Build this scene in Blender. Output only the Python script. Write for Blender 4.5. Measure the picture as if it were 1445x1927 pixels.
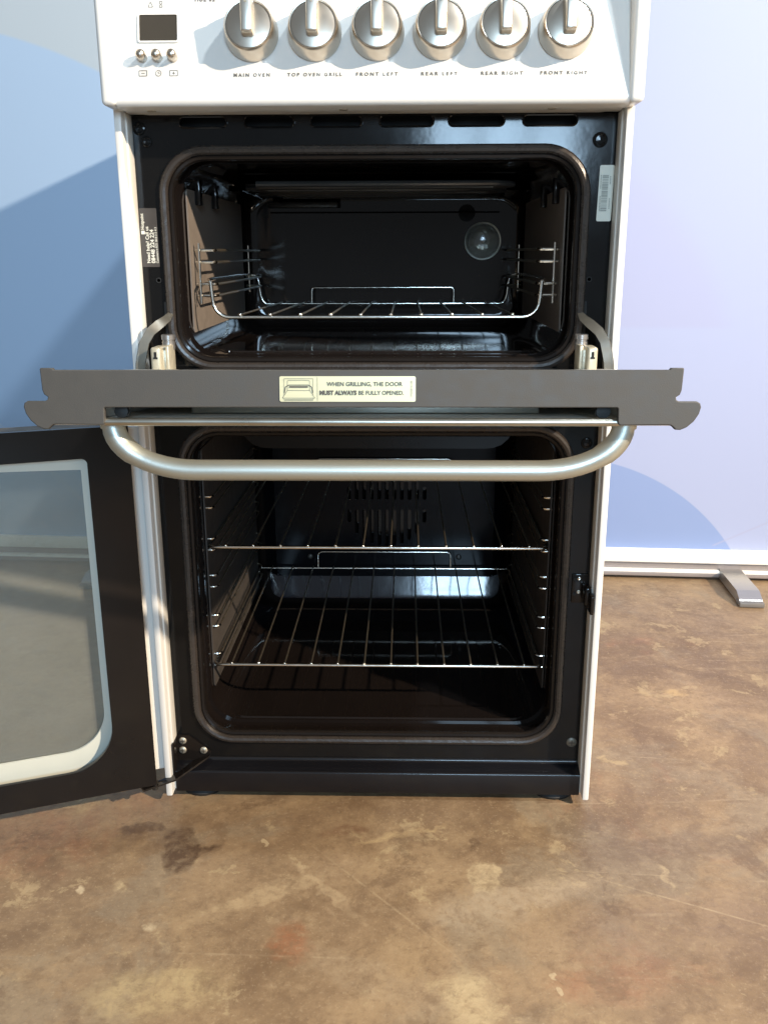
import bpy, bmesh, math, random
from mathutils import Vector, Matrix
random.seed(7)
PI = math.pi
scene = bpy.context.scene
for o in list(bpy.data.objects):
    bpy.data.objects.remove(o)
COL = scene.collection

# ------------------------------------------------------------------ camera
cam_d = bpy.data.cameras.new('camera')
cam = bpy.data.objects.new('camera', cam_d)
COL.objects.link(cam)
cam_d.sensor_fit = 'HORIZONTAL'
cam_d.sensor_width = 36.0
cam_d.lens = 36.0 * 1712.1 / 1445.0
cam_d.clip_start = 0.02
cam_d.clip_end = 60
yaw, pitch, roll = 0.0241, 0.2779, -0.0031
fw = Vector((-math.sin(yaw) * math.cos(pitch), math.cos(yaw) * math.cos(pitch), -math.sin(pitch)))
rt = Vector((math.cos(yaw), math.sin(yaw), 0))
up = rt.cross(fw)
r2 = rt * math.cos(roll) + up * math.sin(roll)
u2 = up * math.cos(roll) - rt * math.sin(roll)
m = Matrix((r2, u2, -fw)).transposed().to_4x4()
m.translation = Vector((0.0328, -0.9423, 0.634))
cam.matrix_world = m
scene.camera = cam

# ------------------------------------------------------------------ world, lamps, exposure
world = bpy.data.worlds.new('World')
scene.world = world
world.use_nodes = True
bg = world.node_tree.nodes['Background']
bg.inputs['Color'].default_value = (0.86, 0.93, 1.0, 1)
bg.inputs['Strength'].default_value = 0.28


def lamp(name, kind, loc, target, power, color, **kw):
    d = bpy.data.lights.new(name, kind)
    d.energy = power
    d.color = color
    for k, v in kw.items():
        setattr(d, k, v)
    o = bpy.data.objects.new(name, d)
    COL.objects.link(o)
    o.location = loc
    o.rotation_euler = (Vector(target) - Vector(loc)).to_track_quat('-Z', 'Y').to_euler()
    return o


# warm showroom spot, right and in front of the cooker
lamp('key_spot', 'SPOT', (2.75, -1.95, 2.15), (-0.05, 0.0, 0.45), 900, (1.0, 0.82, 0.62),
     spot_size=math.radians(60), spot_blend=0.5, shadow_soft_size=0.04)
# cooler ceiling spot, higher and closer
lamp('ceiling_spot', 'SPOT', (1.2, -0.9, 2.5), (0.15, 0.45, 0.6), 130, (0.82, 0.92, 1.0),
     spot_size=math.radians(80), spot_blend=0.8, shadow_soft_size=0.06)
# unseen spot added to whiten the top right of the display stand
lamp('added_wall_spot', 'SPOT', (1.65, 0.05, 2.3), (0.82, 0.79, 1.22), 80, (0.93, 0.97, 1.0),
     spot_size=math.radians(48), spot_blend=1.0, shadow_soft_size=0.05)
# daylight window on the far side of the room: three by three panes
for ix in range(3):
    for iz in range(3):
        wx, wz = 0.27 + ix * 0.26, 1.15 + iz * 0.33
        lamp('window_pane', 'AREA', (wx, -4.0, wz), (wx, 0.0, wz), 9.0, (0.52, 0.76, 1.0), shape='RECTANGLE', size=0.225, size_y=0.30)

scene.view_settings.view_transform = 'Standard'
scene.view_settings.look = 'None'
scene.view_settings.exposure = 0.10
scene.view_settings.gamma = 1.0
scene.render.engine = 'CYCLES'
scene.cycles.max_bounces = 10
scene.cycles.glossy_bounces = 6
scene.cycles.transparent_max_bounces = 12
scene.cycles.sample_clamp_indirect = 4.0

# ------------------------------------------------------------------ materials
MATS = {}


class NT:
    def __init__(s, name):
        s.m = bpy.data.materials.new(name)
        s.m.use_nodes = True
        s.t = s.m.node_tree
        s.b = s.t.nodes['Principled BSDF']
        s.out = s.t.nodes['Material Output']
        MATS[name] = s.m

    def n(s, typ, **kw):
        nd = s.t.nodes.new(typ)
        for k, v in kw.items():
            setattr(nd, k, v)
        return nd

    def l(s, a, b):
        s.t.links.new(a, b)

    def val(s, sock, v):
        if hasattr(v, 'default_value') or hasattr(v, 'is_linked'):
            s.l(v, sock)
        else:
            sock.default_value = v

    def math(s, op, a, b=0.0, c=None):
        nd = s.n('ShaderNodeMath', operation=op)
        s.val(nd.inputs[0], a)
        s.val(nd.inputs[1], b)
        if c is not None:
            s.val(nd.inputs[2], c)
        return nd.outputs[0]

    def mix(s, f, a, b):
        nd = s.n('ShaderNodeMix', data_type='RGBA')
        s.val(nd.inputs[0], f)
        s.val(nd.inputs[6], a if not isinstance(a, tuple) else (*a[:3], 1))
        s.val(nd.inputs[7], b if not isinstance(b, tuple) else (*b[:3], 1))
        return nd.outputs[2]

    def smooth(s, v, lo, hi):
        nd = s.n('ShaderNodeMapRange', interpolation_type='SMOOTHSTEP')
        s.val(nd.inputs[0], v)
        nd.inputs[1].default_value = lo
        nd.inputs[2].default_value = hi
        return nd.outputs[0]

    def noise(s, vec, scale, detail=4.0, rough=0.55, dist=0.0):
        nd = s.n('ShaderNodeTexNoise')
        s.l(vec, nd.inputs['Vector'])
        nd.inputs['Scale'].default_value = scale
        nd.inputs['Detail'].default_value = detail
        nd.inputs['Roughness'].default_value = rough
        nd.inputs['Distortion'].default_value = dist
        return nd.outputs['Fac']

    def coord(s):
        return s.n('ShaderNodeTexCoord').outputs['Object']

    def bump(s, h, strength, dist):
        nd = s.n('ShaderNodeBump')
        nd.inputs['Strength'].default_value = strength
        nd.inputs['Distance'].default_value = dist
        s.l(h, nd.inputs['Height'])
        s.l(nd.outputs[0], s.b.inputs['Normal'])


def simple(name, col, rough, metal=0.0, coat=0.0, spec=0.5, vary=0.12, vscale=40.0, bump=0.0, bscale=300.0, stretch=None):
    t = NT(name)
    co = t.coord()
    if stretch:
        mp = t.n('ShaderNodeMapping')
        t.l(co, mp.inputs['Vector'])
        mp.inputs['Scale'].default_value = stretch
        co2 = mp.outputs[0]
    else:
        co2 = co
    f = t.noise(co2, vscale)
    r = t.math('MULTIPLY_ADD', f, rough * 0.7, rough * 0.65)
    t.l(r, t.b.inputs['Roughness'])
    c = t.mix(f, tuple(x * (1 - vary) for x in col), tuple(min(1, x * (1 + vary)) for x in col))
    t.l(c, t.b.inputs['Base Color'])
    t.b.inputs['Metallic'].default_value = metal
    t.b.inputs['Coat Weight'].default_value = coat
    t.b.inputs['Specular IOR Level'].default_value = spec
    if bump:
        t.bump(t.noise(co, bscale, 2.0), bump, 0.0006)
    return t


simple('white_enamel', (0.80, 0.79, 0.75), 0.22, vary=0.03, vscale=6)
simple('white_inner', (0.74, 0.72, 0.66), 0.4, vary=0.05, vscale=10)
simple('strip_metal', (0.50, 0.46, 0.40), 0.4, vary=0.08)
simple('black_enamel', (0.0105, 0.0085, 0.0075), 0.10, spec=0.28, vary=0.3, vscale=14, bump=0.12, bscale=45)
simple('fascia_enamel', (0.0060, 0.0060, 0.0062), 0.10, spec=0.25, vary=0.3, vscale=18, bump=0.10, bscale=60)
simple('cavity_enamel', (0.0100, 0.0074, 0.0064), 0.06, spec=0.30, vary=0.3, vscale=10, bump=0.03, bscale=22)
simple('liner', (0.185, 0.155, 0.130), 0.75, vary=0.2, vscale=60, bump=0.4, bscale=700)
simple('seal', (0.032, 0.026, 0.022), 0.28, vary=0.25, vscale=70, bump=0.3, bscale=250)
simple('cover_enamel', (0.0045, 0.0045, 0.0055), 0.14, spec=0.09, vary=0.2, vscale=20)
simple('gloss_enamel', (0.005, 0.006, 0.012), 0.09, spec=0.58, vary=0.2, vscale=20, bump=0.10, bscale=60)
simple('plinth_enamel', (0.0065, 0.0065, 0.008), 0.20, spec=0.45, vary=0.2, vscale=12, bump=0.06, bscale=40)
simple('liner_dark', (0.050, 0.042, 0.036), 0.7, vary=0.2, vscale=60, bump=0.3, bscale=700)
simple('grey_plastic', (0.066, 0.062, 0.055), 0.55, vary=0.07, vscale=90, bump=0.2, bscale=1400)
simple('aluminium', (0.55, 0.58, 0.53), 0.42, metal=0.85, vary=0.06, vscale=60, stretch=(0.08, 1, 1), bump=0.15, bscale=900)
simple('trim_metal', (0.52, 0.50, 0.43), 0.32, metal=1.0, vary=0.08, vscale=30)
simple('knob_metal', (0.56, 0.50, 0.42), 0.33, metal=1.0, vary=0.05, vscale=30)
simple('knob_grip', (0.72, 0.68, 0.60), 0.36, metal=1.0, vary=0.05, vscale=30)
simple('chrome', (0.80, 0.77, 0.70), 0.17, metal=1.0, vary=0.12, vscale=120)
simple('aged_shaded_wire', (0.32, 0.27, 0.20), 0.38, metal=0.9, vary=0.5, vscale=220)  # aged cross wires; on the runners its dark tone stands in for shade
simple('hinge_cream', (0.52, 0.47, 0.35), 0.38, metal=0.35, vary=0.22, vscale=120, bump=0.3)
simple('hinge_grey', (0.15, 0.138, 0.112), 0.42, metal=0.5, vary=0.15, vscale=90)
simple('screw', (0.46, 0.42, 0.34), 0.4, metal=0.7, vary=0.35, vscale=400)
simple('dark_void', (0.004, 0.004, 0.004), 0.7, vary=0.1)
simple('dark_metal', (0.05, 0.047, 0.043), 0.35, metal=0.6, vary=0.3)
simple('screen', (0.050, 0.043, 0.033), 0.12, vary=0.1, coat=0.5)
simple('rubber', (0.012, 0.012, 0.012), 0.6)
simple('foil_sticker', (0.66, 0.62, 0.40), 0.35, metal=0.25, vary=0.05, vscale=30, stretch=(1, 30, 30))
simple('paper_sticker', (0.60, 0.61, 0.53), 0.5, vary=0.05)
simple('dark_sticker', (0.052, 0.044, 0.038), 0.35)
simple('print_dark', (0.08, 0.07, 0.055), 0.5)
simple('print_grey', (0.30, 0.29, 0.24), 0.5)
simple('print_label', (0.13, 0.125, 0.11), 0.5)
simple('print_bar', (0.28, 0.29, 0.25), 0.5)
simple('print_white', (0.72, 0.70, 0.60), 0.5)
simple('frame_white', (0.82, 0.81, 0.76), 0.28, vary=0.03)
simple('frame_alu', (0.30, 0.27, 0.265), 0.38, metal=0.4, vary=0.08, stretch=(0.1, 1, 1))
simple('foot_alu', (0.44, 0.42, 0.40), 0.30, metal=0.8, vary=0.03, vscale=5)
simple('foot_tip', (0.16, 0.15, 0.14), 0.4)
simple('band_cream', (0.60, 0.62, 0.55), 0.35, vary=0.05)
simple('hob_glass', (0.012, 0.012, 0.013), 0.08, vary=0.1)

# lens of the oven lamp
t = NT('lamp_glass')
t.b.inputs['Base Color'].default_value = (0.75, 0.72, 0.62, 1)
t.b.inputs['Roughness'].default_value = 0.12
t.b.inputs['Transmission Weight'].default_value = 0.9
t.b.inputs['IOR'].default_value = 1.48
t.bump(t.noise(t.coord(), 120, 2.0), 0.3, 0.0006)

# tinted door glass: grey-green transparent with a little dust and a Fresnel reflection
t = NT('door_glass')
tr = t.n('ShaderNodeBsdfTransparent')
tr.inputs[0].default_value = (0.87, 0.90, 0.86, 1)
gl = t.n('ShaderNodeBsdfGlossy')
gl.inputs['Roughness'].default_value = 0.04
df = t.n('ShaderNodeBsdfDiffuse')
df.inputs[0].default_value = (0.42, 0.42, 0.38, 1)
fr = t.n('ShaderNodeFresnel')
fr.inputs[0].default_value = 1.45
m1 = t.n('ShaderNodeMixShader')
dust = t.math('MULTIPLY_ADD', t.noise(t.coord(), 25, 5), 0.08, 0.17)
t.l(dust, m1.inputs[0])
t.l(tr.outputs[0], m1.inputs[1])
t.l(df.outputs[0], m1.inputs[2])
m2 = t.n('ShaderNodeMixShader')
t.l(fr.outputs[0], m2.inputs[0])
t.l(m1.outputs[0], m2.inputs[1])
t.l(gl.outputs[0], m2.inputs[2])
t.l(m2.outputs[0], t.out.inputs['Surface'])


# stained concrete floor
def floor_material():
    t = NT('stained_concrete')
    co = t.coord()
    big = t.noise(co, 2.6, 6, 0.6, 0.8)
    mid = t.noise(co, 8.0, 8, 0.65, 0.6)
    fine = t.noise(co, 42.0, 8, 0.7)
    grain = t.noise(co, 260.0, 3, 0.6)
    off = t.n('ShaderNodeVectorMath', operation='ADD')
    t.l(co, off.inputs[0])
    off.inputs[1].default_value = (7.3, 2.1, 4.0)
    big2 = t.noise(off.outputs[0], 4.2, 10, 0.68, 0.5)
    mid2 = t.noise(off.outputs[0], 13.0, 12, 0.74, 0.35)
    c = t.mix(t.smooth(big, 0.38, 0.62), (0.195, 0.130, 0.079), (0.345, 0.250, 0.158))
    c = t.mix(t.math('MULTIPLY', t.smooth(mid, 0.42, 0.66), 0.55), c, (0.39, 0.285, 0.170))
    c = t.mix(t.math('MULTIPLY', t.smooth(big2, 0.50, 0.60), 0.65), c, (0.285, 0.232, 0.168))      # greyish worn areas
    c = t.mix(t.math('MULTIPLY', t.smooth(mid2, 0.575, 0.62), 0.62), c, (0.46, 0.365, 0.225))       # pale flaked patches
    c = t.mix(t.math('MULTIPLY', t.smooth(t.noise(off.outputs[0], 3.1, 9, 0.68, 0.4), 0.57, 0.66), 0.4), c, (0.33, 0.145, 0.08))   # rusty blotches
    c = t.mix(t.math('MULTIPLY', t.smooth(t.noise(co, 6.3, 11, 0.7, 0.5), 0.58, 0.625), 0.5), c, (0.150, 0.098, 0.062))
    c = t.mix(t.math('MULTIPLY', t.smooth(fine, 0.45, 0.70), 0.42), c, (0.19, 0.13, 0.085))
    c = t.mix(t.math('MULTIPLY', t.smooth(fine, 0.48, 0.3), 0.36), c, (0.45, 0.34, 0.22))
    c = t.mix(t.math('MULTIPLY', t.smooth(grain, 0.58, 0.70), 0.40), c, (0.46, 0.37, 0.26))
    # single stains and scars with their own ragged outlines
    sp = t.n('ShaderNodeSeparateXYZ')
    wob = t.n('ShaderNodeTexNoise')
    t.l(co, wob.inputs['Vector'])
    wob.inputs['Scale'].default_value = 48
    wob.inputs['Detail'].default_value = 9
    wsub = t.n('ShaderNodeVectorMath', operation='SUBTRACT')
    t.l(wob.outputs['Color'], wsub.inputs[0])
    wsub.inputs[1].default_value = (0.5, 0.5, 0.5)
    wsc = t.n('ShaderNodeVectorMath', operation='SCALE')
    t.l(wsub.outputs[0], wsc.inputs[0])
    wsc.inputs['Scale'].default_value = 0.034
    wad = t.n('ShaderNodeVectorMath', operation='ADD')
    t.l(co, wad.inputs[0])
    t.l(wsc.outputs[0], wad.inputs[1])
    t.l(wad.outputs[0], sp.inputs[0])
    X, Y = sp.outputs[0], sp.outputs[1]

    brk = t.math('MULTIPLY_ADD', t.smooth(t.noise(off.outputs[0], 70.0, 6, 0.7, 0.5), 0.36, 0.60), 0.6, 0.4)

    sp0 = t.n('ShaderNodeSeparateXYZ')
    t.l(co, sp0.inputs[0])

    def blob(c, cx, cy, rx, ry, col, amt, ang=0.0, soft=0.25):
        thin = min(rx, ry) < 0.003
        dx = t.math('SUBTRACT', sp0.outputs[0] if thin else X, cx)
        dy = t.math('SUBTRACT', sp0.outputs[1] if thin else Y, cy)
        ca, sa = math.cos(ang), math.sin(ang)
        u = t.math('ADD', t.math('MULTIPLY', dx, ca / rx), t.math('MULTIPLY', dy, sa / rx))
        v = t.math('ADD', t.math('MULTIPLY', dx, -sa / ry), t.math('MULTIPLY', dy, ca / ry))
        d = t.math('SQRT', t.math('ADD', t.math('MULTIPLY', u, u), t.math('MULTIPLY', v, v)))
        f = t.math('MULTIPLY', t.math('MULTIPLY', t.smooth(d, 1.0 + soft * 1.5, 1.0 - soft * 1.8), amt), brk)
        return t.mix(f, c, col)
    dark = (0.105, 0.066, 0.042)
    c = blob(c, -0.214, -0.080, 0.019, 0.046, dark, 1.0, 0.1, 0.12)
    c = blob(c, -0.198, -0.090, 0.032, 0.008, dark, 1.0, 0.5, 0.15)
    c = blob(c, -0.262, -0.045, 0.032, 0.011, dark, 0.75, 0.0, 0.15)
    c = blob(c, -0.035, -0.048, 0.026, 0.010, (0.17, 0.09, 0.055), 0.6, 0.3)
    c = blob(c, 0.113, -0.068, 0.007, 0.008, dark, 0.8)
    pale = (0.50, 0.40, 0.26)
    c = blob(c, 0.1178, -0.1267, 0.020, 0.027, pale, 1.0, soft=0.08)
    c = blob(c, 0.309, -0.115, 0.004, 0.018, pale, 0.8)
    c = blob(c, 0.150, -0.155, 0.085, 0.018, (0.44, 0.35, 0.25), 0.8, 0.35)
    c = blob(c, 0.11, -0.175, 0.055, 0.030, (0.40, 0.33, 0.245), 0.5, 0.2)
    c = blob(c, -0.11, -0.155, 0.070, 0.013, (0.45, 0.345, 0.22), 0.8, 0.5)
    c = blob(c, -0.045, -0.150, 0.060, 0.006, (0.46, 0.355, 0.23), 0.7, -0.85)
    c = blob(c, 0.03, -0.052, 0.05, 0.006, (0.50, 0.38, 0.22), 0.8, 0.35)
    c = blob(c, -0.19, -0.285, 0.06, 0.03, (0.48, 0.38, 0.22), 0.75, 0.2)
    c = blob(c, 0.092, -0.290, 0.024, 0.036, (0.54, 0.44, 0.28), 0.9)
    c = blob(c, 0.0, -0.265, 0.09, 0.02, (0.40, 0.31, 0.21), 0.5, -0.5)
    c = blob(c, -0.075, -0.222, 0.02, 0.025, (0.36, 0.14, 0.07), 0.5)
    c = blob(c, 0.245, -0.165, 0.012, 0.012, dark, 0.6)
    c = blob(c, 0.34, -0.19, 0.14, 0.05, (0.26, 0.185, 0.13), 0.5, 0.1)
    c = blob(c, 0.33, -0.07, 0.12, 0.022, (0.17, 0.115, 0.078), 0.6, 0.15)
    c = blob(c, 0.215, -0.27, 0.05, 0.02, (0.36, 0.16, 0.09), 0.35)
    c = blob(c, 0.02, -0.17, 0.11, 0.0011, (0.48, 0.38, 0.25), 0.5, -0.82, 0.6)
    c = blob(c, 0.33, -0.165, 0.09, 0.0010, (0.50, 0.40, 0.27), 0.7, -0.42, 0.6)
    c = blob(c, -0.30, -0.15, 0.004, 0.006, (0.6, 0.5, 0.35), 0.9, 0, 0.3)
    c = blob(c, -0.262, -0.145, 0.007, 0.008, (0.55, 0.44, 0.28), 0.8, 0, 0.3)
    c = blob(c, -0.215, -0.207, 0.005, 0.006, (0.6, 0.5, 0.35), 0.8, 0, 0.3)
    c = blob(c, 0.44, 0.30, 0.014, 0.009, (0.50, 0.36, 0.19), 0.8, 0.3, 0.3)
    # paint specks and fine scratches
    vo = t.n('ShaderNodeTexVoronoi')
    t.l(wad.outputs[0], vo.inputs['Vector'])
    vo.inputs['Scale'].default_value = 17.0
    sc = t.n('ShaderNodeSeparateColor')
    t.l(vo.outputs['Color'], sc.inputs[0])
    rad = t.math('MULTIPLY', t.smooth(sc.outputs[0], 0.62, 1.0), 0.085)
    spk = t.smooth(t.math('SUBTRACT', vo.outputs['Distance'], rad), 0.012, -0.012)
    spk = t.math('MULTIPLY', spk, t.smooth(sc.outputs[0], 0.60, 0.68))
    c = t.mix(t.math('MULTIPLY', spk, 0.7), c, (0.56, 0.46, 0.31))
    for (ang, sc_, seed, lim) in ((0.9, 9.0, 3.0, 0.009), (-0.6, 7.0, 11.0, 0.008)):
        mp = t.n('ShaderNodeMapping')
        t.l(co, mp.inputs['Vector'])
        mp.inputs['Rotation'].default_value = (0, 0, ang)
        mp.inputs['Location'].default_value = (seed, seed * 0.7, 0)
        mp.inputs['Scale'].default_value = (0.11, 1.0, 1.0)
        nz_ = t.noise(mp.outputs[0], sc_, 2.0, 0.4)
        ridge = t.smooth(t.math('ABSOLUTE', t.math('SUBTRACT', nz_, 0.52)), lim, lim * 0.15)
        ridge = t.math('MULTIPLY', ridge, t.smooth(t.noise(off.outputs[0], 9.0 + seed * 0.1, 4, 0.6), 0.54, 0.66))
        c = t.mix(t.math('MULTIPLY', ridge, 0.28), c, (0.52, 0.42, 0.29))
    # damp, darker cloudiness at hand size
    cl = t.noise(off.outputs[0], 22.0, 9, 0.72, 0.3)
    c = t.mix(t.math('MULTIPLY', t.smooth(cl, 0.50, 0.64), 0.45), c, (0.165, 0.108, 0.067))
    gr = t.noise(co, 115.0, 7, 0.75)
    c = t.mix(t.math('MULTIPLY', t.smooth(gr, 0.50, 0.66), 0.34), c, (0.165, 0.110, 0.068))
    c = t.mix(t.math('MULTIPLY', t.smooth(gr, 0.47, 0.33), 0.26), c, (0.47, 0.36, 0.235))
    tint = t.n('ShaderNodeMix', data_type='RGBA', blend_type='MULTIPLY')
    tint.inputs[0].default_value = 1.0
    t.l(c, tint.inputs[6])
    tint.inputs[7].default_value = (0.95, 0.89, 0.80, 1)
    c = tint.outputs[2]
    t.l(c, t.b.inputs['Base Color'])
    r = t.math('MULTIPLY_ADD', mid2, 0.55, 0.18)
    t.l(r, t.b.inputs['Roughness'])
    h = t.math('ADD', t.math('ADD', t.math('MULTIPLY', fine, 0.6), t.math('MULTIPLY', mid2, 0.8)), t.math('MULTIPLY', gr, 0.5))
    t.bump(h, 0.45, 0.0022)


floor_material()


# printed fabric of the display wall, object coordinates: x along the wall, z up
def fabric_material():
    t = NT('printed_fabric')
    co = t.coord()
    sp = t.n('ShaderNodeSeparateXYZ')
    t.l(co, sp.inputs[0])
    X, Z = sp.outputs[0], sp.outputs[2]

    def circ(cx, cz, r, soft=0.0015):
        dx = t.math('SUBTRACT', X, cx)
        dz = t.math('SUBTRACT', Z, cz)
        d = t.math('SQRT', t.math('ADD', t.math('MULTIPLY', dx, dx), t.math('MULTIPLY', dz, dz)))
        return t.smooth(t.math('SUBTRACT', d, r), soft, -soft)

    def half(x0, z0, x1, z1, soft=0.002):       # 1 below the line
        k = (z1 - z0) / (x1 - x0)
        e = t.math('SUBTRACT', Z, t.math('MULTIPLY_ADD', X, k, z0 - k * x0))
        return t.smooth(e, soft, -soft)
    # right-hand field fades from pale lilac to white-blue across the width of the print
    c = t.mix(t.smooth(X, -0.55, 0.45), (0.43, 0.51, 0.58), (0.325, 0.37, 0.54))
    left = t.smooth(X, 0.05, -0.05)
    a = t.math('MULTIPLY', circ(-0.95, 0.10, 0.952, 0.004), left)
    c = t.mix(a, c, (0.36, 0.50, 0.69))
    right = t.smooth(X, 0.0, 0.1)
    e = t.math('MULTIPLY', circ(0.34, -0.17, 0.415), right)
    c = t.mix(e, c, (0.215, 0.29, 0.50))
    f = t.math('MULTIPLY', circ(0.20, 0.36, 0.465, 0.03), right)
    f = t.math('MULTIPLY', f, half(0, 0.497, 1, 0.497, 0.006))
    # soft darker lilac lobe above the horizontal fold
    g = t.math('MULTIPLY', t.math('MULTIPLY', circ(0.15, 0.37, 0.50, 0.03), right), t.smooth(Z, 0.490, 0.502))
    c = t.mix(t.math('MULTIPLY', g, 0.55), c, (0.32, 0.342, 0.505))
    # thin printed arcs
    d1 = t.math('SUBTRACT', Z, t.math('MULTIPLY_ADD', X, 0.50, -0.258))
    ln = t.math('MULTIPLY', t.math('MULTIPLY', t.smooth(t.math('ABSOLUTE', d1), 0.003, 0.0012), t.smooth(X, 0.645, 0.655)), 0.5)
    c = t.mix(ln, c, (0.32, 0.33, 0.47))
    d2 = t.math('SUBTRACT', Z, t.math('MULTIPLY_ADD', X, -0.98, -0.49))
    ln2 = t.math('MULTIPLY', t.math('MULTIPLY', t.smooth(t.math('ABSOLUTE', d2), 0.006, 0.002), left), 0.35)
    c = t.mix(ln2, c, (0.50, 0.58, 0.66))
    w = t.noise(co, 3.0, 3)
    c = t.mix(t.math('MULTIPLY', w, 0.06), c, (0.3, 0.35, 0.45))
    t.l(c, t.b.inputs['Base Color'])
    t.b.inputs['Roughness'].default_value = 0.7
    t.b.inputs['Specular IOR Level'].default_value = 0.2
    t.bump(t.noise(co, 900, 1), 0.12, 0.0006)


fabric_material()


# ------------------------------------------------------------------ mesh helpers
class MB:
    def __init__(s):
        s.v, s.f, s.mi = [], [], []
        s.cur = 0

    def add(s, vs, fs):
        o = len(s.v)
        s.v += [Vector(v) for v in vs]
        s.f += [tuple(i + o for i in f) for f in fs]
        s.mi += [s.cur] * len(fs)
        return s

    def box(s, x0, x1, y0, y1, z0, z1, bev=0.0, seg=2):
        bm = bmesh.new()
        bmesh.ops.create_cube(bm, size=1.0)
        for v in bm.verts:
            v.co = Vector(((x0 + x1) / 2 + v.co.x * (x1 - x0), (y0 + y1) / 2 + v.co.y * (y1 - y0), (z0 + z1) / 2 + v.co.z * (z1 - z0)))
        if bev:
            bmesh.ops.bevel(bm, geom=bm.edges[:], offset=bev, segments=seg, affect='EDGES', profile=0.5)
        bm.verts.index_update()
        s.add([v.co.copy() for v in bm.verts], [[v.index for v in f.verts] for f in bm.faces])
        bm.free()
        return s

    def tube(s, pts, r, n=8, closed=False, sx=1.0):
        pts = [Vector(p) for p in pts]
        k = len(pts)
        rings = []
        prev = None
        for i in range(k):
            if closed:
                d = pts[(i + 1) % k] - pts[i - 1]
            else:
                d = pts[min(i + 1, k - 1)] - pts[max(i - 1, 0)]
            d.normalize()
            if prev is None:
                a = Vector((0, 0, 1)) if abs(d.z) < 0.9 else Vector((1, 0, 0))
                nx = d.cross(a).normalized()
            else:
                nx = (prev - d * prev.dot(d)).normalized()
            prev = nx
            ny = d.cross(nx)
            rr = r[i] if isinstance(r, (list, tuple)) else r
            rings.append([pts[i] + nx * math.cos(2 * PI * j / n) * rr * sx + ny * math.sin(2 * PI * j / n) * rr for j in range(n)])
        vs = [v for ring in rings for v in ring]
        fs = []
        for i in range(k if closed else k - 1):
            a, b = i * n, ((i + 1) % k) * n
            for j in range(n):
                fs.append((a + j, a + (j + 1) % n, b + (j + 1) % n, b + j))
        if not closed:
            fs.append(tuple(range(n - 1, -1, -1)))
            fs.append(tuple((k - 1) * n + j for j in range(n)))
        return s.add(vs, fs)

    def lathe(s, prof, org, axis, n=32, cap=True):
        org, axis = Vector(org), Vector(axis).normalized()
        a = Vector((1, 0, 0)) if abs(axis.x) < 0.9 else Vector((0, 0, 1))
        e1 = axis.cross(a).normalized()
        e2 = axis.cross(e1)
        vs, fs = [], []
        for (r, h) in prof:
            for j in range(n):
                an = 2 * PI * j / n
                vs.append(org + axis * h + e1 * math.cos(an) * r + e2 * math.sin(an) * r)
        for i in range(len(prof) - 1):
            for j in range(n):
                fs.append((i * n + j, i * n + (j + 1) % n, (i + 1) * n + (j + 1) % n, (i + 1) * n + j))
        if cap:
            fs.append(tuple(range(n - 1, -1, -1)))
            fs.append(tuple((len(prof) - 1) * n + j for j in range(n)))
        return s.add(vs, fs)

    def sphere(s, c, r, n=12):
        prof = [(r * math.sin(PI * i / 8) + 1e-6, -r * math.cos(PI * i / 8)) for i in range(9)]
        return s.lathe(prof, c, (0, 0, 1), n, cap=False)

    def loft(s, loops, closed_end=True):
        n = len(loops[0])
        vs = [p for lp in loops for p in lp]
        fs = []
        for i in range(len(loops) - 1):
            for j in range(n):
                fs.append((i * n + j, i * n + (j + 1) % n, (i + 1) * n + (j + 1) % n, (i + 1) * n + j))
        if closed_end:
            fs.append(tuple((len(loops) - 1) * n + j for j in range(n)))
        return s.add(vs, fs)

    def map(s, fn, start=0):
        for i in range(start, len(s.v)):
            s.v[i] = Vector(fn(s.v[i]))
        return s

    def build(s, name, mats, parent=None, smooth=True, angle=35, root=None):
        me = bpy.data.meshes.new(name)
        me.from_pydata([tuple(v) for v in s.v], [], s.f)
        for mt in (mats if isinstance(mats, (list, tuple)) else [mats]):
            me.materials.append(MATS[mt])
        me.polygons.foreach_set('material_index', s.mi)
        bm = bmesh.new()
        bm.from_mesh(me)
        bmesh.ops.recalc_face_normals(bm, faces=bm.faces[:])
        bm.to_mesh(me)
        bm.free()
        if smooth:
            me.shade_smooth()
            me.set_sharp_from_angle(angle=math.radians(angle))
        me.update()
        return link(name, me, parent)


def link(name, me, parent=None):
    o = bpy.data.objects.new(name, me)
    COL.objects.link(o)
    if parent:
        o.parent = parent
        w = Vector((0, 0, 0))
        q = parent
        while q:
            w += q.location
            q = q.parent
        o.location = -w
    return o


def thing(name, label, cat, loc=(0, 0, 0), group=None):
    o = bpy.data.objects.new(name, None)
    COL.objects.link(o)
    o.location = loc
    o.empty_display_size = 0.05
    tag(o, label, cat, group)
    return o


def tag(o, label, cat, group=None):
    o['label'] = label
    o['category'] = cat
    if group:
        o['group'] = group
    return o


def rrect(x0, x1, z0, z1, r, n=8):
    """counter-clockwise rounded rectangle, 2D; r may be (bl, br, tr, tl)"""
    rs = r if isinstance(r, (tuple, list)) else (r, r, r, r)
    out = []
    for (cx, cz, a0, rr, sx, sz) in ((x0, z0, PI, rs[0], 1, 1), (x1, z0, 1.5 * PI, rs[1], -1, 1), (x1, z1, 0, rs[2], -1, -1), (x0, z1, 0.5 * PI, rs[3], 1, -1)):
        ox, oz = cx + sx * rr, cz + sz * rr
        for i in range(n + 1):
            a = a0 + 0.5 * PI * i / n
            out.append((ox + rr * math.cos(a), oz + rr * math.sin(a)))
    return out


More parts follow.
